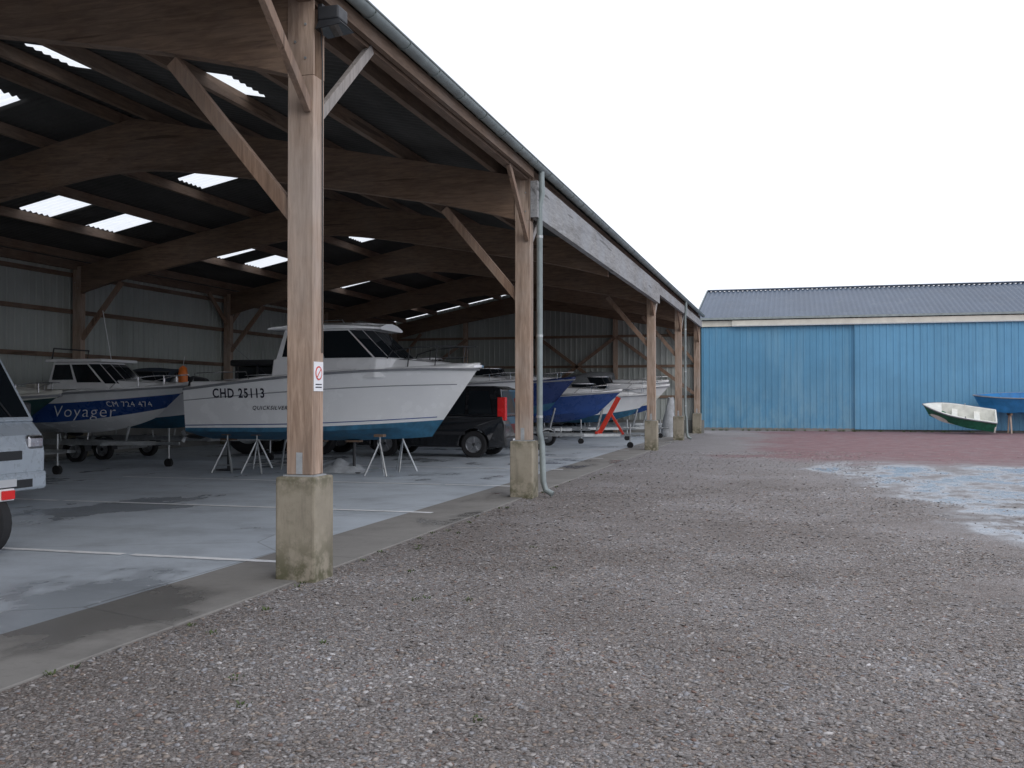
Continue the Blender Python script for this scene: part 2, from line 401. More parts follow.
sg=empty('no_entry_sign')
xs_=XC+.127
box('plate',xs_,xs_+.004,Y1-.09,Y1+.09,1.66,1.92,TXTW,sg)
lathe('red_ring',[(.062,.0),(.062,.003),(.05,.003),(.05,.0)],RED,sg,(xs_+.0045,Y1,1.82),'x')
lathe('ring_inner',[(.049,.0),(.049,.0036)],TXTW,sg,(xs_+.0045,Y1,1.82),'x')
beam('red_bar',(xs_+.009,Y1-.035,1.785),(xs_+.009,Y1+.035,1.855),.002,.01,RED,sg)
for z in (1.715,1.69): box('caption',xs_+.0045,xs_+.0055,Y1-.06,Y1+.06,z,z+.01,TXT,sg)
fl=empty('floodlight')
box('housing',XC+.16,XC+.36,Y1-.1,Y1+.1,4.93,5.05,DARKP,fl,bevel=.015)
mesh('reflector',[(XC+.17,Y1-.09,4.93),(XC+.35,Y1-.09,4.93),(XC+.35,Y1+.09,4.93),(XC+.17,Y1+.09,4.93),(XC+.15,Y1-.13,4.84),(XC+.41,Y1-.13,4.87),(XC+.41,Y1+.13,4.87),(XC+.15,Y1+.13,4.84)],[(0,1,5,4),(1,2,6,5),(2,3,7,6),(3,0,4,7),(0,1,2,3)],DARKP,fl)
mesh('lens',[(XC+.155,Y1-.125,4.838),(XC+.405,Y1-.125,4.868),(XC+.405,Y1+.125,4.868),(XC+.155,Y1+.125,4.838)],[(0,1,2,3)],GLASS,fl)
box('bracket',XC+.127,XC+.17,Y1-.03,Y1+.03,4.9,5.1,DARKP,fl)
tube('cable',[(XC+.132,Y1+.02,4.92),(XC+.135,Y1+.05,4.6),(XC+.135,Y1+.06,3.0),(XC+.135,Y1+.06,2.0)],.006,DARKP,fl,n=5)

# ------------------------------------------------------------ blue warehouse
bw=empty('blue_warehouse'); WY0=50.6
corr('wall_left',(-4.5,WY0,.12),(1,0,0),(0,0,1),(0,-1,0),7.4,[0,5.0],.30,.035,'trap',[BLUEW],bw)
corr('sliding_door',(2.88,WY0-.12,.10),(1,0,0),(0,0,1),(0,-1,0),9.6,[0,5.05],.30,.035,'trap',[BLUEW2],bw)
corr('wall_right',(12.3,WY0,.12),(1,0,0),(0,0,1),(0,-1,0),18,[0,5.0],.30,.035,'trap',[BLUEW],bw)
box('door_edge',2.84,2.89,WY0-.17,WY0-.02,.1,5.12,BLUEW,bw)
box('plinth',-4.5,30,WY0-.02,WY0+.1,-.05,.14,BLOCK,bw)
box('door_rail',-2.9,30,WY0-.24,WY0-.02,5.14,5.42,CREAMP,bw,bevel=.01)
box('door_rail_end',-4.5,-2.91,WY0-.12,WY0-.02,5.14,5.42,CREAMP,bw)
box('rail_lip',-2.9,30,WY0-.27,WY0-.242,5.12,5.17,GALV,bw)
box('eave_gutter',-4.55,30,WY0-.32,WY0-.18,5.46,5.56,GUT,bw)
box('side_wall',-4.5,-4.4,WY0,WY0+14.2,0,5.4,BLUEW,bw); box('side_wall',30,30.1,WY0,WY0+14.2,0,5.4,BLUEW,bw)
box('back_wall',-4.4,30,WY0+14.1,WY0+14.2,0,5.4,BLUEW,bw)
mesh('gable',[(-4.45,WY0,5.4),(-4.45,WY0+14.2,5.4),(-4.45,WY0+7.1,7.55)],[(0,1,2)],BLUEW,bw)
mesh('gable',[(30.05,WY0,5.4),(30.05,WY0+14.2,5.4),(30.05,WY0+7.1,7.55)],[(0,1,2)],BLUEW,bw)
rl=math.hypot(7.35,2.1)
corr('roof',(-4.65,WY0-.25,5.54),(1,0,0),(0,7.35/rl,2.1/rl),(0,-2.1/rl,7.35/rl),35,[0,2.5,5.1,rl],.25,.07,'sine',[BROOF],bw)
corr('roof',(-4.65,WY0+14.45,5.54),(1,0,0),(0,-7.35/rl,2.1/rl),(0,2.1/rl,7.35/rl),35,[0,rl],.25,.07,'sine',[BROOF],bw)
box('ridge_cap',-4.65,30.3,WY0+6.9,WY0+7.3,7.66,7.72,BROOF,bw)
beam('verge_board',(-4.68,WY0-.25,5.50),(-4.68,WY0+7.1,7.6),.05,.22,GUT,bw)
box('corner_post',-4.62,-4.48,WY0-.08,WY0+.05,0,5.45,WZ,bw)

# ------------------------------------------------------------ boats
def hull(name,parent,L,B,zs,zk,zc,rake,mats,matfn,openb=None,flare=1.4,crown=.1,bowzk=.45,full=2.4,chw=.84,nst=30,crise=1.0):
    rows_s=[.0,.08,.2,.35,.5,.65,.8,.92,1.0]
    def prof(t):
        bs=B/2*(1-max(0,(t-.35)/.65)**full)*(1-.06*(1-t)); bs=max(bs,.004)
        bc=B/2*chw*(1-max(0,(t-.25)/.72)**2.0) if t<.97 else 0; bc=max(bc,.002)
        rise=max(0,(t-.5)/.5)**2.2
        k=zk+bowzk*rise; c=zc+(bowzk*crise)*max(0,(t-.35)/.65)**1.8; c=max(c,k+.01)
        s=zs(t); P=[(0,k),(bc*.55,k+(c-k)*.5),(bc,c)]
        for q in rows_s[1:]: P.append((bc+(bs-bc)*(q**flare if t>.4 else q**(1+(flare-1)*t/.4)),c+(s-c)*q))
        if openb is None: P+= [(bs*.93,s+.035),(bs*.6,s+crown*.8),(0,s+crown)]
        else:
            ib=max(bs-.09,.002); fl=max(openb,k+.06); fl=min(fl,s-.05)
            P+= [(ib,s+.004),(ib*.85,fl+(s-fl)*.4),(ib*.7,fl),(0,fl)]
        return P,k,s
    fs=[];vs=[];mi=[];ts=[]
    for i in range(nst+1):
        t=i/nst; t=1-(1-t)**1.25; ts.append(t)
        P,k,s=prof(t); ring=[]
        for (y,z) in P: 
            hf=min(1.05,max(0,(z-k)/(s-k))); ring.append((t*(L-rake*(1-hf)),y,z))
        vs+=ring+[(x,-y,z) for (x,y,z) in reversed(ring[1:-1])]
    n=2*len(ring)-2; nr=len(ring)
    for i in range(nst):
        for k in range(n):
            j=k if k<nr-1 else n-1-k
            fs.append((i*n+k,i*n+(k+1)%n,(i+1)*n+(k+1)%n,(i+1)*n+k)); mi.append(matfn(j,ts[i]))
    if openb is None: fs.append(tuple(range(n))); mi.append(matfn(4,0))
    else:
        fs.append(tuple(list(range(0,11))+[n-j for j in range(10,0,-1)])); mi.append(matfn(4,0))
    o=mesh(name,vs,fs,mats,parent,mi=mi,smooth=True,merge=True,angle=32)
    for s_ in (1,-1):
        pts=[]
        for i in range(nst+1):
            t=i/nst; P,k,s=prof(t); pts.append((t*L+.01,s_*(P[10][0]+.012),P[10][1]-.015))
        tube('rub_rail',pts,.028,RUBM,parent,n=6)
    return o,prof
def text(name,s,size,x,z,parent,target,mat,bold=.0,shear=0,wid=1.0,yoff=-3,sp=1.08):
    cu=bpy.data.curves.new(name+'_c','FONT'); cu.body=s; cu.size=size; cu.offset=bold; cu.shear=shear; cu.space_character=sp; cu.resolution_u=3
    ob=bpy.data.objects.new(name+'_c',cu); C.objects.link(ob); bpy.context.view_layer.update()
    dg=bpy.context.evaluated_depsgraph_get(); me=bpy.data.meshes.new_from_object(ob.evaluated_get(dg))
    bm=bmesh.new(); bm.from_mesh(me); bmesh.ops.triangulate(bm,faces=bm.faces)
    for _ in range(3):
        ed=[e for e in bm.edges if e.calc_length()>.05]
        if ed: bmesh.ops.subdivide_edges(bm,edges=ed,cuts=1); bmesh.ops.triangulate(bm,faces=bm.faces)
    for v in bm.verts: v.co=Vector((x+v.co.x*wid,yoff,z+v.co.y))
    bm.to_mesh(me); bm.free(); bpy.data.objects.remove(ob); me.materials.clear(); me.materials.append(mat)
    o=bpy.data.objects.new(name,me); C.objects.link(o); o.parent=parent
    sw=o.modifiers.new('sw','SHRINKWRAP'); sw.target=target; sw.wrap_method='PROJECT'; sw.use_project_y=True; sw.use_positive_direction=True; sw.use_negative_direction=False
    sw.wrap_mode='ABOVE_SURFACE'; sw.offset=.012
    return o
def cabin(name,parent,base,top,hw_b,hw_t,mat,wins=None,glass=GLASS,bevel=.04):
    (xa,xf,zb),(ta,tf,zt)=base,top
    def ring(a,f,hw,z):
        pts=[(a,-hw),(f-.35,-hw),(f-.12,-hw*.8),(f,-hw*.45),(f,hw*.45),(f-.12,hw*.8),(f-.35,hw),(a,hw)]
        return [(x,y,z) for x,y in pts]
    r0=ring(xa,xf,hw_b,zb); r1=ring(ta,tf,hw_t,zt); n=8
    fs=[(k,(k+1)%n,(k+1)%n+n,k+n) for k in range(n)]+[tuple(range(n)),tuple(range(n,2*n))]
    mesh(name,r0+r1,fs,mat,parent,bevel=bevel)
    def quad(k,u0,u1,v0,v1,nm='window'):
        A,B_,D,E=map(Vector,(r0[k],r0[(k+1)%n],r1[k],r1[(k+1)%n]))
        def pt(u,v): return (A.lerp(B_,u)).lerp(D.lerp(E,u),v)
        nn=(B_-A).cross(D-A).normalized(); c=(A+B_+D+E)/4-Vector(((xa+xf)/2,0,(zb+zt)/2))
        if nn.dot(c)<0: nn=-nn
        mesh(nm,[pt(u,v)+nn*.008 for u,v in ((u0,v0),(u1,v0),(u1,v1),(u0,v1))],[(0,1,2,3)],glass,parent)
    for q in (wins or []): quad(*q)
def outboard(parent,z,mat=DARKP,x=-.1):
    mesh('outboard_cowl',[(x-.5,-.17,z+.1),(x,-.17,z+.1),(x,.17,z+.1),(x-.5,.17,z+.1),(x-.42,-.14,z+.55),(x-.05,-.12,z+.48),(x-.05,.12,z+.48),(x-.42,.14,z+.55)],BF,mat,parent,bevel=.06)
    mesh('outboard_leg',[(x-.35,-.06,z-.75),(x-.12,-.06,z-.75),(x-.12,.06,z-.75),(x-.35,.06,z-.75),(x-.38,-.09,z+.12),(x-.02,-.09,z+.12),(x-.02,.09,z+.12),(x-.38,.09,z+.12)],BF,mat,parent,bevel=.02)
    lathe('outboard_gearcase',[(.01,-.35),(.05,-.2),(.06,.05),(.02,.18)],mat,parent,(x-.25,0,z-.8),'x',n=12)
    for k in range(3):
        t=k*2.1; beam('propeller_blade',(x-.6,0,z-.8),(x-.62,.14*math.cos(t),z-.8+.14*math.sin(t)),.02,.09,GALV,parent)
def stand(parent,x,zt,w=.42,col=GALV):
    for y in (-w,w):
        s=1 if y>0 else -1
        for dx in (-.24,.24):
            tube('stand_leg',[(x+dx,y+s*.22,0.02),(x,y,zt-.12)],.02,col,parent,n=6)
        tube('stand_leg',[(x,y-s*.2,0.02),(x,y,zt-.12)],.02,col,parent,n=6)
        tube('stand_brace',[(x-.17,y+s*.155,.18),(x+.17,y+s*.155,.18)],.014,col,parent,n=6)
        tube('stand_screw',[(x,y,zt-.2),(x,y,zt+.02)],.018,col,parent,n=6)
        box('stand_pad',x-.1,x+.1,y-.08,y+.08,zt-.01,zt+.04,WX,parent)

mb=empty('motorboat',(-12.35,19.5,0))
zsq=lambda t:1.80+.40*math.sin(min(1,t*1.05)*math.pi/2)
h,pf=hull('hull',mb,6.15,2.4,zsq,.70,.90,1.0,[WHITE,ANTIF],lambda j,t:1 if j<=2 else 0,flare=1.45,crown=.12,bowzk=.10,crise=1.6,chw=.86)
for s_ in (1,-1):
    pts=[];pts2=[]
    for i in range(30):
        t=i/30; P,k,s=pf(t)
        def at(f):
            z=P[2][1]+(s-P[2][1])*f; y=P[2][0]
            for a in range(2,10):
                if P[a][1]<=z<=P[a+1][1]+1e-6:
                    q=(z-P[a][1])/(P[a+1][1]-P[a][1]); y=P[a][0]+(P[a+1][0]-P[a][0])*q; break
            hf=(z-k)/(s-k); return (t*(6.15-1.0*(1-hf)),s_*(y+.002),z)
        pts.append(at(.72)); pts2.append(at(.14))
    tube('hull_knuckle',pts,.010,RUBM,mb,n=6); tube('boot_stripe',pts2,.010,BLUEH,mb,n=6)
vs=[];fs=[]
for i in range(13):
    u=i/12; x=3.9+u*1.95; hw=.80*(1-u**2.2)+.02; zd=zsq(x/6.15)+.03; hgt=.22*(1-u**1.6)
    vs+=[(x,-hw,zd-.05),(x,-hw*.8,zd+hgt),(x,0,zd+hgt+.05),(x,hw*.8,zd+hgt),(x,hw,zd-.05)]
for i in range(12):
    for k in range(4): fs.append((i*5+k,i*5+k+1,i*5+6+k,i*5+5+k))
mesh('foredeck',vs,fs,WHITE,mb,smooth=True,angle=50)
box('cockpit_coaming',.12,2.2,-1.08,1.08,1.78,1.95,WHITE,mb,bevel=.05)
cabin('pilothouse_base',mb,(1.95,4.62,2.0),(2.0,4.66,2.40),.94,.93,WHITE,bevel=.03)
cabin('pilothouse',mb,(2.05,4.64,2.38),(2.2,3.95,3.02),.92,.80,WHITE,
      wins=[(0,.06,.46,.10,.90),(0,.50,.985,.05,.93),(1,.03,.97,.05,.94),(2,.03,.97,.05,.94),(3,.02,.49,.06,.94),(3,.51,.98,.06,.94),(4,.03,.97,.05,.94),(5,.03,.97,.05,.94),(6,.015,.50,.05,.93),(6,.54,.94,.1,.9)],bevel=.01)
rv=[];rf=[]
for i in range(9):
    x=1.85+2.4*i/8; hw=.9 if i<7 else (.82 if i==7 else .6)
    for y in (-1,-.9,-.5,0,.5,.9,1):
        rv.append((x,y*hw,3.04+.11*(1-y*y)+ .05*math.sin(math.pi*i/8)))
    for y in (1,.9,.5,0,-.5,-.9,-1): rv.append((x,y*hw,3.0 if abs(y)<1 else 3.015))
for i in range(8):
    for k in range(14): rf.append((i*14+k,i*14+(k+1)%14,(i+1)*14+(k+1)%14,(i+1)*14+k))
rf+= [tuple(range(14)),tuple(range(8*14,9*14))]
mesh('pilothouse_roof',rv,rf,WHITE,mb,smooth=True,angle=50)
for y in (-.6,.6): tube('roof_rail',[(2.2,y,3.13),(2.25,y,3.2),(3.4,y,3.21),(3.45,y,3.14)],.012,STEEL,mb,n=6)
tube('wiper',[(4.5,-.3,2.5),(4.25,-.15,2.9)],.01,DARKP,mb,n=5)
for s_ in (-1,1):
    def rp(x,dz): 
        t=x/6.15; P,k,s=pf(min(t,.985)); return (x,s_*max(P[10][0]-.1,0.0),s+dz)
    tube('bow_rail',[rp(4.35,.03),rp(4.55,.36),rp(4.9,.43),rp(5.3,.45),rp(5.7,.46),rp(6.0,.45),(6.12,0,zsq(1)+.45)],.014,DARKP,mb,n=6)
    tube('bow_rail_mid',[rp(4.7,.20),rp(5.3,.23),rp(5.9,.23)],.008,DARKP,mb,n=6)
    for x in (4.85,5.35,5.85): tube('stanchion',[rp(x,.02),rp(x+.04,.44)],.011,DARKP,mb,n=6)
    tube('stern_rail',[(.15,s_*1.0,1.95),(.2,s_*1.0,2.12),(1.4,s_*1.0,2.15),(1.5,s_*1.0,1.95)],.012,STEEL,mb,n=6)
box('bow_roller',5.95,6.25,-.06,.06,2.22,2.27,STEEL,mb)
text('registration','CHD 25113',.27,.70,1.61,mb,h,TXT,wid=.80,bold=.006,sp=1.16)
text('maker_name','QUICKSILVER',.115,1.60,1.36,mb,h,TXT,shear=.3,bold=.001,sp=1.15)
outboard(mb,1.55)
for x in (.75,1.45,4.25): stand(mb,x,.82,.62)
for x in (.4,2.6,3.4): 
    tube('keel_prop',[(x,0,0.02),(x,0,.70)],.035,DARKP,mb); box('keel_prop_foot',x-.2,x+.2,-.2,.2,.014,.04,DARKP,mb); box('keel_prop_head',x-.15,x+.15,-.1,.1,.67,.71,WX,mb)
tb=empty('crumpled_tarpaulin',(-9.3,19.6,0)); vs=[];fs=[]
for i in range(15):
    for j in range(11):
        u,v_=i/14*2-1,j/10*2-1; r=min(1,math.hypot(u,v_)); vs.append((u*.62+random.uniform(-.03,.03),v_*.42+random.uniform(-.03,.03),.02+.30*(1-r)**.7*random.uniform(.55,1.1)))
for i in range(14):
    for j in range(10): fs.append((i*11+j,i*11+j+1,i*11+12+j,i*11+11+j))
mesh('tarpaulin',vs,fs,GREYT,tb,smooth=True,angle=40)

def sport(loc,rot,L,B,z0,fb,topm,sidem,lowm,split=6,wind=True,cover=None,engine=True,name='motorboat'):
    e=empty(name,loc,rot)
    zs=lambda t:z0+fb*(.78+.22*t**1.5)
    mats=[sidem,topm,lowm]
    def mfn(j,t):
        if j<=1: return 2
        return 0 if j<split else 1
    h,p=hull('hull',e,L,B,zs,z0,z0+.25,.9,mats,mfn,crown=.1,flare=1.5,bowzk=.35)
    zd=z0+fb
    vs=[];fs=[]
    for i in range(13):
        u=i/12; x=L*.5+u*L*.44; hw=B*.36*(1-u**2.2)+.02; z=zs(x/L)+.03; hg=.26*(1-u**1.5)
        vs+=[(x,-hw,z-.05),(x,-hw*.8,z+hg),(x,0,z+hg+.05),(x,hw*.8,z+hg),(x,hw,z-.05)]
    for i in range(12):
        for k in range(4): fs.append((i*5+k,i*5+k+1,i*5+6+k,i*5+5+k))
    fs.append((0,1,2,3,4)); mesh('cuddy_deck',vs,fs,topm if topm not in (BLUEH,NAVY) else WHITE,e,smooth=True,angle=50)
    if wind:
        xw=L*.56; zb=zs(.5)+.22; pts=[(xw-.8,-B*.37),(xw-.2,-B*.34),(xw,-B*.2),(xw+.05,0),(xw,B*.2),(xw-.2,B*.34),(xw-.8,B*.37)]
        v=[(x,y,zb-.12) for x,y in pts]+[(x-.28,y*.9,zb+.36) for x,y in pts]
        mesh('windscreen',v,[(k,k+1,k+8,k+7) for k in range(6)],GLASS,e)
        tube('windscreen_frame',v[7:],.018,STEEL if not cover else DARKP,e,n=6)
        for k in range(7): tube('windscreen_pillar',[v[k],v[k+7]],.014,DARKP,e,n=5)
    box('cockpit_seat',L*.2,L*.26,-B*.3,B*.3,zs(.2)-.05,zs(.2)+.28,BEIGE,e,bevel=.05)
    if cover:
        v=[];f=[]
        for i in range(9):
            u=i/8; x=L*.05+u*L*.5; hw=B*.4; z=zs(x/L)
            for y in (-1,-.7,-.35,0,.35,.7,1): v.append((x,y*hw,z+.02+(.45+.25*math.sin(u*math.pi*.8))*(1-abs(y)**1.6)+random.uniform(-.02,.02)))
        for i in range(8):
            for k in range(6): f.append((i*7+k,i*7+k+1,i*7+8+k,i*7+7+k))
        mesh('canvas_cover',v,f,cover,e,smooth=True,angle=60)
    for s_ in (-1,1):
        def rp(x,dz): P,k,s=p(min(x/L,.985)); return (x,s_*max(P[10][0]-.08,0),s+dz)
        tube('bow_rail',[rp(L*.68,.03),rp(L*.72,.22),rp(L*.86,.27),rp(L*.96,.26),(L-.02,0,zs(1)+.25)],.011,STEEL,e,n=6)
        for q in (.8,.9): tube('stanchion',[rp(L*q,.02),rp(L*q,.26)],.01,STEEL,e,n=5)
    if engine: outboard(e,z0+fb*.6)
    return e,h
def trailer(parent,L,z,W=.85,wx=1.2,r=.28,guard=True):
    for s_ in (-1,1):
        beam('trailer_rail',(0,s_*W*.55,z),(L-1.2,s_*W*.5,z),.06,.09,GALV,parent)
        beam('trailer_rail',(L-1.2,s_*W*.5,z),(L-.1,0,z),.06,.09,GALV,parent)
        wheel(parent,wx,s_*(W+.08),r,.16)
        if guard:
            vs=[];fs=[]
            for k in range(9):
                t=math.pi*k/8; 
                for dy in (-.11,.11): vs.append((wx+math.cos(t)*(r+.06),s_*(W+.08)+dy,r+math.sin(t)*(r+.06)))
            for k in range(8): fs.append((2*k,2*k+1,2*k+3,2*k+2))
            mesh('mudguard',vs,fs,DARKP,parent,smooth=True)
        for x in (.5,L*.45):
            tube('bunk_post',[(x,s_*W*.52,z),(x,s_*W*.58,z+.22)],.02,GALV,parent,n=6)
    for x in (.1,wx,L*.5,L-1.25): beam('cross_member',(x,-W*.55,z-.03),(x,W*.55,z-.03),.05,.06,GALV,parent)
    beam('axle',(wx,-W-.02,r),(wx,W+.02,r),.06,.06,GALV,parent)
    tube('winch_post',[(L-.9,0,z),(L-.7,0,z+.75)],.035,GALV,parent,n=8)
    tube('drawbar',[(L-.1,0,z),(L+.55,0,z)],.035,GALV,parent,n=8)
    tube('jockey_leg',[(L+.2,.1,z+.35),(L+.2,.1,.16)],.024,GALV,parent,n=8)
    lathe('jockey_wheel',[(.02,-.04),(.1,-.04),(.1,.04),(.02,.04)],BLACK,parent,(L+.2,.1,.1),'y',n=16)
def fender(parent,x,y,z,mat):
    lathe('fender',[(.02,-.28),(.09,-.22),(.11,-.1),(.11,.1),(.09,.22),(.02,.28)],mat,parent,(x,y,z),'z',n=14)
    tube('fender_line',[(x,y,z+.27),(x,y+.06,z+.5)],.006,TXTW,parent,n=4)

b,hh=sport((-18.35,20.1,0),(0,0,0),5.0,2.0,.78,1.1,WHITE,BLUEH,WHITE,split=7,cover=None,wind=False)
text('boat_name','Voyager',.38,1.95,1.17,b,hh,TXTW,bold=-.004,shear=.35,sp=1.12)
text('registration','CM 724 474',.17,3.25,1.41,b,hh,TXTW,bold=.0,sp=1.15,wid=.92)
trailer(b,4.2,.55)
cabin('wheelhouse',b,(1.7,3.75,1.80),(1.8,3.05,2.42),.72,.60,WHITE,wins=[(0,.06,.48,.35,.92),(0,.53,.97,.25,.92),(1,.04,.96,.2,.93),(2,.04,.96,.2,.93),(3,.02,.49,.2,.93),(3,.51,.98,.2,.93),(4,.04,.96,.2,.93),(5,.04,.96,.2,.93),(6,.03,.47,.25,.92)],bevel=.01)
box('wheelhouse_roof',1.6,3.15,-.66,.66,2.425,2.50,WHITE,b,bevel=.03)
tube('roof_bar',[(1.75,-.6,2.5),(1.8,-.6,2.75),(1.8,.6,2.75),(1.75,.6,2.5)],.02,DARKP,b,n=6)
tube('antenna',[(2.6,.4,2.5),(2.35,.4,3.7)],.008,TXTW,b,n=5)
fender(b,4.2,.95,2.1,ORNG)
b,hh=sport((-18.3,22.9,0),(0,0,0),5.2,2.1,.8,1.05,WHITE,WHITE,ANTIF,wind=True,cover=CANV); trailer(b,5.2,.55)
b,hh=sport((-18.35,17.4,0),(0,0,0),3.75,1.7,.75,.92,DINW,DGREEN,DGREEN,split=8); trailer(b,3.4,.5,W=.75)
# near-left boat on trailer, stern to the right, mostly outside the picture
b,hh=sport((-7.80,7.5,0),(0,0,math.pi),4.6,1.55,.72,.60,WHITE,BLUEH,WHITE,split=7,engine=False); trailer(b,4.5,.5,W=.72,wx=.12,r=.34,guard=False)
box('light_board',-.16,-.12,-.95,.95,.56,.68,TXTW,b,bevel=.006)
for y in (-.93,.75): box('tail_lamp',-.19,-.161,y,y+.16,.575,.665,REDL,b,bevel=.006)
beam('light_board_arm',(-.12,0,.6),(.2,0,.55),.04,.04,GALV,b)
b,hh=sport((-13.6,29.6,0),(0,0,0),5.9,2.2,.85,1.3,WHITE,WHITE,ANTIF); trailer(b,5.9,.55)
cabin('wheelhouse',b,(1.6,3.4,1.98),(1.7,2.9,2.85),.75,.62,WHITE,wins=[(0,.06,.48,.4,.92),(0,.53,.97,.4,.92),(1,.04,.96,.4,.93),(2,.04,.96,.4,.93),(3,.02,.98,.4,.93),(4,.04,.96,.4,.93),(5,.04,.96,.4,.93)],bevel=.01)
b,hh=sport((-12.8,34.0,0),(0,0,0),5.5,2.1,.85,1.4,NAVY,NAVY,ANTIF,split=12,wind=True); trailer(b,5.5,.5); fender(b,3.4,-1.02,1.7,DINW)
b,hh=sport((-11.4,37.2,0),(0,0,0),5.2,2.0,.65,1.2,WHITE,BLUEH,BLUEH,split=9); trailer(b,5.2,.45)
b,hh=sport((-10.3,39.9,0),(0,0,0),5.0,2.0,.6,1.15,WHITE,WHITE,ANTIF,cover=None); trailer(b,5.0,.4)
b,hh=sport((-10.2,42.1,0),(0,0,0),5.2,1.9,.75,1.35,WHITE,DINW,BLUEH,cover=None); trailer(b,5.2,.4)
b,hh=sport((-10.7,44.3,0),(0,0,0),5.4,2.0,.8,1.5,WHITE,WHITE,WHITE,cover=GREYT,wind=False); trailer(b,5.2,.45)
b,hh=sport((-17.5,31.0,0),(0,0,0.1),4.6,2.0,.8,1.1,WHITE,DINW,ANTIF); trailer(b,4.8,.5)
b,hh=sport((-18.0,36.5,0),(0,0,0),5.6,2.2,.8,1.2,WHITE,WHITE,ANTIF,cover=CANV); trailer(b,5.4,.5)
t=empty('boat_trailer',(-9.1,31.6,0)); trailer(t,3.9,.42,r=.27)
beam('red_winch_post',(3.1,0,.42),(3.75,0,1.62),.10,.14,RED,t); beam('red_support',(3.9,0,.44),(3.5,0,1.1),.07,.07,RED,t); beam('red_crossbar',(3.1,-.4,.50),(3.1,.4,.50),.08,.08,RED,t)
tb=empty('wrapped_bundle',(-4.95,41.2,0))
vs=[];fs=[];NR=12
for i in range(9):
    z=.02+1.6*i/8
    for k in range(NR):
        a=2*math.pi*k/NR; r=.24*(1.15-.75*(i/8)**1.3)*(1+random.uniform(-.2,.2)); vs.append((r*math.cos(a)*1.1+.12*(i/8),r*math.sin(a),z+random.uniform(-.03,.03)))
for i in range(8):
    for k in range(NR): fs.append((i*NR+k,i*NR+(k+1)%NR,(i+1)*NR+(k+1)%NR,(i+1)*NR+k))
fs.append(tuple(range(8*NR,9*NR))); mesh('tarpaulin',vs,fs,GREYT,tb,smooth=True,angle=60)

def dinghy(loc,rot,L,B,outm,inm,D=.55,thw=None):
    e=empty('dinghy',loc,rot); zs=lambda t:D+.12*t**2
    h,p=hull('hull',e,L,B,zs,0,.12,.35,[outm,inm],lambda j,t:1 if j>=9 else 0,openb=.12,flare=1.1,bowzk=.2,full=2.6,chw=.8)
    for x in (L*.25,L*.55): 
        P,k,s=p(x/L); box('thwart',x-.12,x+.12,-P[8][0]+.1,P[8][0]-.1,D-.2,D-.16,inm,e)
    mesh('fore_deck',[(L*.74,-p(.74)[0][10][0]+.02,D+.07),(L*.74,p(.74)[0][10][0]-.02,D+.07),(L*.97,.03,D+.125),(L*.97,-.03,D+.125)],[(0,1,2,3)],inm,e)
    box('transom_board',-.01,.05,-B*.44,B*.44,.1,D+.02,inm,e,bevel=.01)
    for s_ in (-1,1): lathe('rowlock',[(.02,0),(.02,.08)],GALV,e,(L*.42,s_*(B*.46),D+.03),'z',n=8)
    return e
dinghy((8.55,48.4,.24),(math.radians(-25),math.radians(-8),math.radians(176)),3.05,1.45,GREENH,DINW,D=.62)
dinghy((12.1,49.55,.98),(math.radians(-10),math.radians(2),math.radians(180)),4.2,1.6,DINB,DINB,D=.80)
tr=empty('trestle',(0,0,0))
for x in (9.4,11.4):
    for dy in (-.35,.35): beam('leg',(x,49.5+dy*1.1,.0),(x,49.5+dy*.5,.84),.06,.06,WZ,tr)
    beam('bar',(x,49.1,.86),(x,49.95,.86),.08,.09,WX,tr)

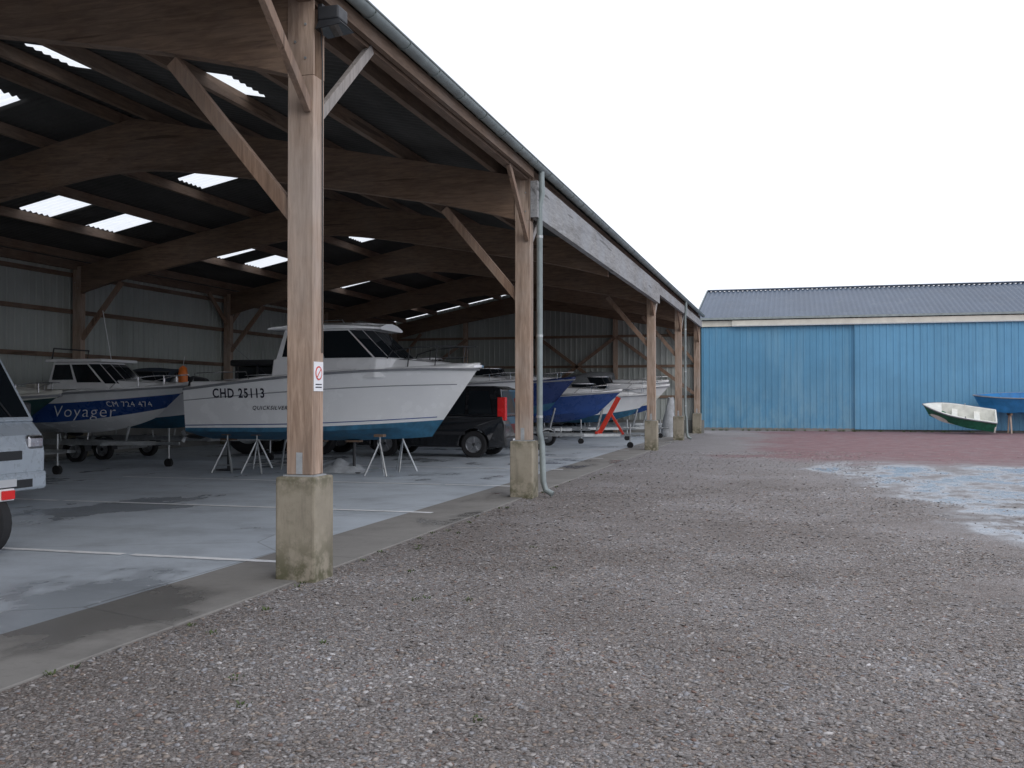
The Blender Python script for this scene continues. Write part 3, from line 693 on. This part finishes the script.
# ------------------------------------------------------------ vehicles
def vehicle(name,loc,rot,W,gc,belt,lower_top,front_x,rear_x,upper,wheels,paint,wins,tap=.18,r=.33):
    e=empty(name,loc,rot)
    def hw(x,z):
        w=W/2-max(0,z-belt)*tap
        d=min(x-front_x,rear_x-x); 
        if d<.35: w-= .10*((.35-d)/.35)**2*(1 if x<1 else .5)
        return w
    bottom=[]
    for wx in wheels:
        R=r+.06
        a0=math.asin(min(1,(gc-r)/R)) if abs(gc-r)<R else 0
        for k in range(11):
            t=math.pi-a0-(math.pi-2*a0)*k/10; bottom.append((wx+R*math.cos(t),r+R*math.sin(t)))
    low=[(front_x+.08,gc)]+bottom+[(rear_x-.05,gc)]+list(reversed(lower_top))
    def strip(poly,nm,mat,bevel=.03):
        n=len(poly); vs=[(x,-hw(x,z),z) for x,z in poly]+[(x,hw(x,z),z) for x,z in poly]
        fs=[tuple(range(n)),tuple(range(2*n-1,n-1,-1))]+[(k,(k+1)%n,(k+1)%n+n,k+n) for k in range(n)]
        return mesh(nm,vs,fs,mat,e,bevel=bevel,seg=3)
    strip(low,'body_lower',paint); strip(upper,'body_upper',paint)
    for w in wins:
        for s_ in (-1,1):
            mesh('side_window',[(x,s_*(hw(x,z)+.006),z) for x,z in w],[tuple(range(len(w)))],GLASS,e)
    def slope(a,b,m0,m1,nm='windscreen'):
        a=Vector((a[0],0,a[1]));b=Vector((b[0],0,b[1])); p=a.lerp(b,m0);q=a.lerp(b,m1)
        d=(b-a).normalized(); nn=Vector((-d.z,0,d.x)); 
        mid=Vector(((front_x+rear_x)/2,0,belt)); 
        if nn.dot((a+b)/2-mid)<0: nn=-nn
        p=p+nn*.008;q=q+nn*.008; wp=hw(p.x,p.z)-.09;wq=hw(q.x,q.z)-.07
        mesh(nm,[(p.x,-wp,p.z),(p.x,wp,p.z),(q.x,wq,q.z),(q.x,-wq,q.z)],[(0,1,2,3)],GLASS,e)
        if nm=='windscreen':
            for y in (-.5,.1): tube('wiper',[Vector((p.x,y,p.z))+nn*.02,Vector((p.x,y,p.z)).lerp(Vector((q.x,y+.35,q.z)),.5)+nn*.02],.012,DARKP,e,n=5)
    slope(upper[0],upper[1],.06,.93); slope(upper[-1],upper[-2],.1,.9,'rear_window')
    for wx in wheels:
        for s_ in (-1,1): wheel(e,wx,s_*(W/2-.11),r,.2)
    box('underbody',front_x+.3,rear_x-.3,-W/2+.25,W/2-.25,gc-.03,gc+.3,DARKP,e)
    box('front_bumper',front_x-.05,front_x+.2,-W/2+.09,W/2-.09,gc,gc+.28,DARKP if paint is PLUM else paint,e,bevel=.05)
    box('lower_grille',front_x-.056,front_x-.04,-W/2+.4,W/2-.4,gc+.05,gc+.17,DARKP,e)
    box('grille',front_x-.035,front_x+.02,-.4,.4,belt-.55,belt-.42,DARKP,e,bevel=.01)
    box('rear_bumper',rear_x-.2,rear_x+.05,-W/2+.05,W/2-.05,gc,gc+.25,DARKP,e,bevel=.05)
    for s_ in (-1,1):
        y=s_*(W/2-.11)
        box('tail_lamp',rear_x-.22,rear_x+.014,y-.07,y+.09,belt-.12,belt+.50,REDL,e,bevel=.02)
        box('head_lamp',front_x-.02,front_x+.3,s_*(W/2-.28)-.17,s_*(W/2-.28)+.17,belt-.42,belt-.2,GLASS if paint is PLUM else STEEL,e,bevel=.05)
        box('mirror',upper[0][0]+.25,upper[0][0]+.37,s_*(W/2+.12)-.1,s_*(W/2+.12)+.1,belt+.02,belt+.28,DARKP,e,bevel=.04)
        box('door_handle',1.9,2.05,s_*(W/2+.01)-.015,s_*(W/2+.01)+.015,belt-.12,belt-.09,DARKP,e)
        box('side_strip',1.1,rear_x-1.1,s_*(W/2+.006)-.01,s_*(W/2+.006)+.01,belt-.5,belt-.42,DARKP,e)
    box('number_plate',rear_x+.051,rear_x+.058,-.26,.26,gc+.08,gc+.2,TXTW,e)
    box('front_plate',front_x-.062,front_x-.057,-.26,.26,gc+.08,gc+.19,TXTW,e)
    return e
vehicle('parked_car',(-11.6,26.25,0),(0,0,0),1.78,.3,1.12,[(0,.45),(0.02,.8),(.35,1.0),(1.0,1.12),(4.2,1.12),(4.27,.9),(4.27,.4)],0,4.27,
  [(.95,1.12),(1.7,1.85),(2.2,1.93),(3.9,1.92),(4.12,1.85),(4.25,1.12)],[.85,3.4],PLUM,
  [[(1.3,1.18),(1.82,1.74),(2.35,1.8),(2.35,1.18)],[(2.43,1.18),(2.43,1.8),(3.15,1.8),(3.15,1.18)],[(3.25,1.18),(3.25,1.8),(3.8,1.78),(3.92,1.18)]],r=.36)
vehicle('parked_van',(-10.88,11.75,0),(0,0,math.pi),1.96,.24,1.25,[(0,.4),(-.02,.8),(.06,1.05),(.30,1.25),(5.2,1.25),(5.25,.9),(5.25,.4)],0,5.25,
  [(.26,1.25),(.86,2.25),(1.2,2.48),(5.0,2.48),(5.15,2.35),(5.24,1.25)],[.95,4.2],SILV,
  [[(.75,1.32),(1.2,2.05),(1.9,2.1),(1.9,1.32)],[(2.5,1.32),(2.5,2.1),(3.4,2.1),(3.4,1.32)],[(3.7,1.32),(3.7,2.1),(4.8,2.1),(4.9,1.32)]],r=.34,tap=.07)
t=empty('tractor',(-14.9,26.3,0))
for s_ in (-1,1): wheel(t,0,s_*.8,.78,.42,rim=GALV); wheel(t,2.1,s_*.7,.48,.28,rim=GALV)
box('bonnet',.7,2.5,-.35,.35,.9,1.6,PLUM,t,bevel=.08); box('chassis',-.3,2.4,-.25,.25,.55,.95,DARKP,t)
box('cab_floor',-.6,.8,-.6,.6,.95,1.5,PLUM,t,bevel=.04)
box('cab_glass',-.55,.72,-.62,.62,1.5,2.5,GLASS,t,bevel=.02)
for x in (-.58,.1,.74):
    for y in (-.64,.64): beam('cab_pillar',(x,y,1.45),(x,y,2.52),.06,.06,DARKP,t)
box('cab_roof',-.75,.9,-.74,.74,2.52,2.7,DARKP,t,bevel=.05)
tube('exhaust',[(1.3,-.3,1.55),(1.3,-.3,2.5)],.035,DARKP,t)

# ------------------------------------------------------------ ground, stones, weeds
def gplane(name,xs,ys,z,mat):
    vs=[(x,y,z) for y in ys for x in xs]; n=len(xs)
    fs=[(j*n+i,j*n+i+1,(j+1)*n+i+1,(j+1)*n+i) for j in range(len(ys)-1) for i in range(n-1)]
    return mesh(name,vs,fs,mat)
gplane('ground',[-900,-100,-20,20,100,900],[-900,-100,0,60,150,900],0,GROUND)
th=math.radians(15.7); ct,st_=math.cos(th),math.sin(th)
ico=bpy.data.meshes.new('tmp'); bm=bmesh.new(); bmesh.ops.create_icosphere(bm,subdivisions=1,radius=1); bm.to_mesh(ico); bm.free()
IV=np.array([v.co[:] for v in ico.vertices]); IF=np.array([p.vertices[:] for p in ico.polygons]); bpy.data.meshes.remove(ico)
OV=np.array([(1,0,0),(-.2,1,.1),(-.2,-1,0),(-1,.1,.1),(.1,0,1),(.3,.9,.2),(0,0,-.6)],float)
OF=np.array([(0,5,4),(5,1,4),(1,3,4),(3,2,4),(2,0,4),(0,5,6),(5,1,6),(1,3,6),(3,2,6),(2,0,6)])
pal=np.array([(.26,.248,.24),(.32,.31,.305),(.19,.177,.17),(.25,.21,.18),(.29,.255,.225),(.21,.145,.12),(.13,.12,.115),(.48,.47,.465),(.36,.345,.335),(.26,.265,.28)])
pw=np.array([.22,.16,.16,.11,.08,.045,.07,.015,.04,.10]); pw/=pw.sum()
def stones(dmin,dmax,dens,smin,smax,base,faces,pexp=2.6):
    area=.62*(dmax**2-dmin**2); n=int(area*dens)
    d=np.sqrt(rng.uniform(dmin**2,dmax**2,n)); lat=rng.uniform(-.62,.62,n)*d
    x=ct*lat-st_*d; y=st_*lat+ct*d
    k=(x>XC+.04); 
    for fy in FR: k&=~((abs(x-XC)<.23)&(abs(y-fy)<.23))
    k&=~((x>1.8+.5*np.sin(y*1.3)+.3*np.sin(y*3.1+1))&(rng.random(n)<.93)&(y>8.6+.5*np.sin(x*2)))
    x,y=x[k],y[k]; n=len(x)
    s=rng.uniform(0,1,n)**pexp*(smax-smin)+smin
    sc=np.stack([s*rng.uniform(.8,1.6,n),s*rng.uniform(.6,1.1,n),s*rng.uniform(.2,.45,n)],1)
    nv=len(base); V=base[None]*(1+rng.uniform(-.38,.38,(n,nv,1)))
    V=V*sc[:,None,:]; a=rng.uniform(0,6.28,n); ca,sa=np.cos(a)[:,None],np.sin(a)[:,None]
    ti=rng.uniform(-.35,.35,n)[:,None]; cti,sti=np.cos(ti),np.sin(ti)
    Vz=V[...,2]*cti+V[...,0]*sti; V0=V[...,0]*cti-V[...,2]*sti
    vx=V0*ca-V[...,1]*sa+x[:,None]; vy=V0*sa+V[...,1]*ca+y[:,None]; vz=Vz+(s*.12)[:,None]
    F=faces[None]+(np.arange(n)*nv)[:,None,None]
    ci=rng.choice(len(pal),n,p=pw); col=pal[ci]*rng.uniform(.75,1.25,(n,1))
    return np.stack([vx,vy,vz],-1).reshape(-1,3),F.reshape(-1,3),np.repeat(col,nv,0)
parts=[stones(3.2,6.5,900,.008,.021,IV,IF,2.2),stones(3.2,7.5,4200,.003,.0085,OV,OF,1.4),stones(6.5,11,1250,.006,.019,OV,OF,2.2),stones(11,18,380,.008,.024,OV,OF),stones(18,30,70,.012,.028,OV,OF)]
off=0;Vs=[];Fs=[];Cs=[]
for v_,f_,c_ in parts: Vs.append(v_);Fs.append(f_+off);Cs.append(c_);off+=len(v_)
V=np.concatenate(Vs);F=np.concatenate(Fs);Cc=np.concatenate(Cs)
me=bpy.data.meshes.new('gravel'); me.vertices.add(len(V)); me.vertices.foreach_set('co',V.astype(np.float32).ravel())
me.loops.add(F.size); me.loops.foreach_set('vertex_index',F.astype(np.int32).ravel())
me.polygons.add(len(F)); me.polygons.foreach_set('loop_start',(np.arange(len(F))*3).astype(np.int32))
me.update(calc_edges=True)
ca_=me.color_attributes.new('Col','FLOAT_COLOR','POINT'); ca_.data.foreach_set('color',np.concatenate([Cc,np.ones((len(Cc),1))],1).astype(np.float32).ravel())
me.materials.append(STONES); me.validate(); go=bpy.data.objects.new('gravel',me); C.objects.link(go)
vs=[];fs=[]
def tuft(x,y,r,n,hh):
    for _ in range(n):
        a=random.uniform(0,6.28); rr=random.uniform(0,r); bx,by=x+rr*math.cos(a),y+rr*math.sin(a)
        l=random.uniform(.4,1)*hh; dx,dy=math.cos(a)*l*.8,math.sin(a)*l*.8; w=.004+.002*random.random(); px_,py_=-math.sin(a)*w,math.cos(a)*w
        b0=len(vs); vs.extend([(bx-px_,by-py_,.0),(bx+px_,by+py_,0),(bx+dx*.6+px_,by+dy*.6+py_,l*.8),(bx+dx,by+dy,l*.75),(bx+dx*.6-px_,by+dy*.6-py_,l*.8)]); fs.append((b0,b0+1,b0+2,b0+3,b0+4))
for _ in range(30):
    y=random.uniform(4.5,22); tuft(XC+.06+random.random()**2*.35,y,.05,10,.03)
for _ in range(16):
    d=random.uniform(4.5,12); l=random.uniform(-.45,.1)*d; x,y=ct*l-st_*d,st_*l+ct*d
    if x>XC+.1: tuft(x,y,.06,12,.022)
for _ in range(60): tuft(random.uniform(-4,14),WY0-.25-random.random()*.3,.12,22,.12)
mesh('weeds',vs,fs,WEED)

# ------------------------------------------------------------ light & camera
w=bpy.data.worlds.new('World'); scene.world=w; w.use_nodes=True; nt=w.node_tree
bg=nt.nodes['Background']; sk=nt.nodes.new('ShaderNodeTexSky'); sk.sky_type='NISHITA'; sk.sun_disc=False
EL,AZ=math.radians(32),math.radians(140)
sk.sun_elevation=EL; sk.sun_rotation=AZ
mx=nt.nodes.new('ShaderNodeMix'); mx.data_type='RGBA'; mx.inputs[0].default_value=.88; mx.inputs[7].default_value=(12.5,12.8,14.0,1)
nt.links.new(sk.outputs[0],mx.inputs[6]); nt.links.new(mx.outputs[2],bg.inputs[0]); bg.inputs[1].default_value=.1
sl=bpy.data.lights.new('sun','SUN'); sl.energy=.5; sl.angle=math.radians(20); sl.color=(1,.96,.9)
so=bpy.data.objects.new('sun',sl); C.objects.link(so)
d=Vector((math.sin(AZ)*math.cos(EL),math.cos(AZ)*math.cos(EL),math.sin(EL))); so.rotation_euler=d.to_track_quat('Z','Y').to_euler()
cam=bpy.data.cameras.new('camera'); cam.sensor_width=36; cam.lens=35.16; cam.clip_end=3000; cam.clip_start=.05
co=bpy.data.objects.new('camera',cam); co.location=(0,0,1.6); co.rotation_euler=(math.radians(90.8),0,math.radians(15.7)); C.objects.link(co); scene.camera=co
scene.view_settings.view_transform='Standard'; scene.view_settings.look='None'; scene.view_settings.exposure=0
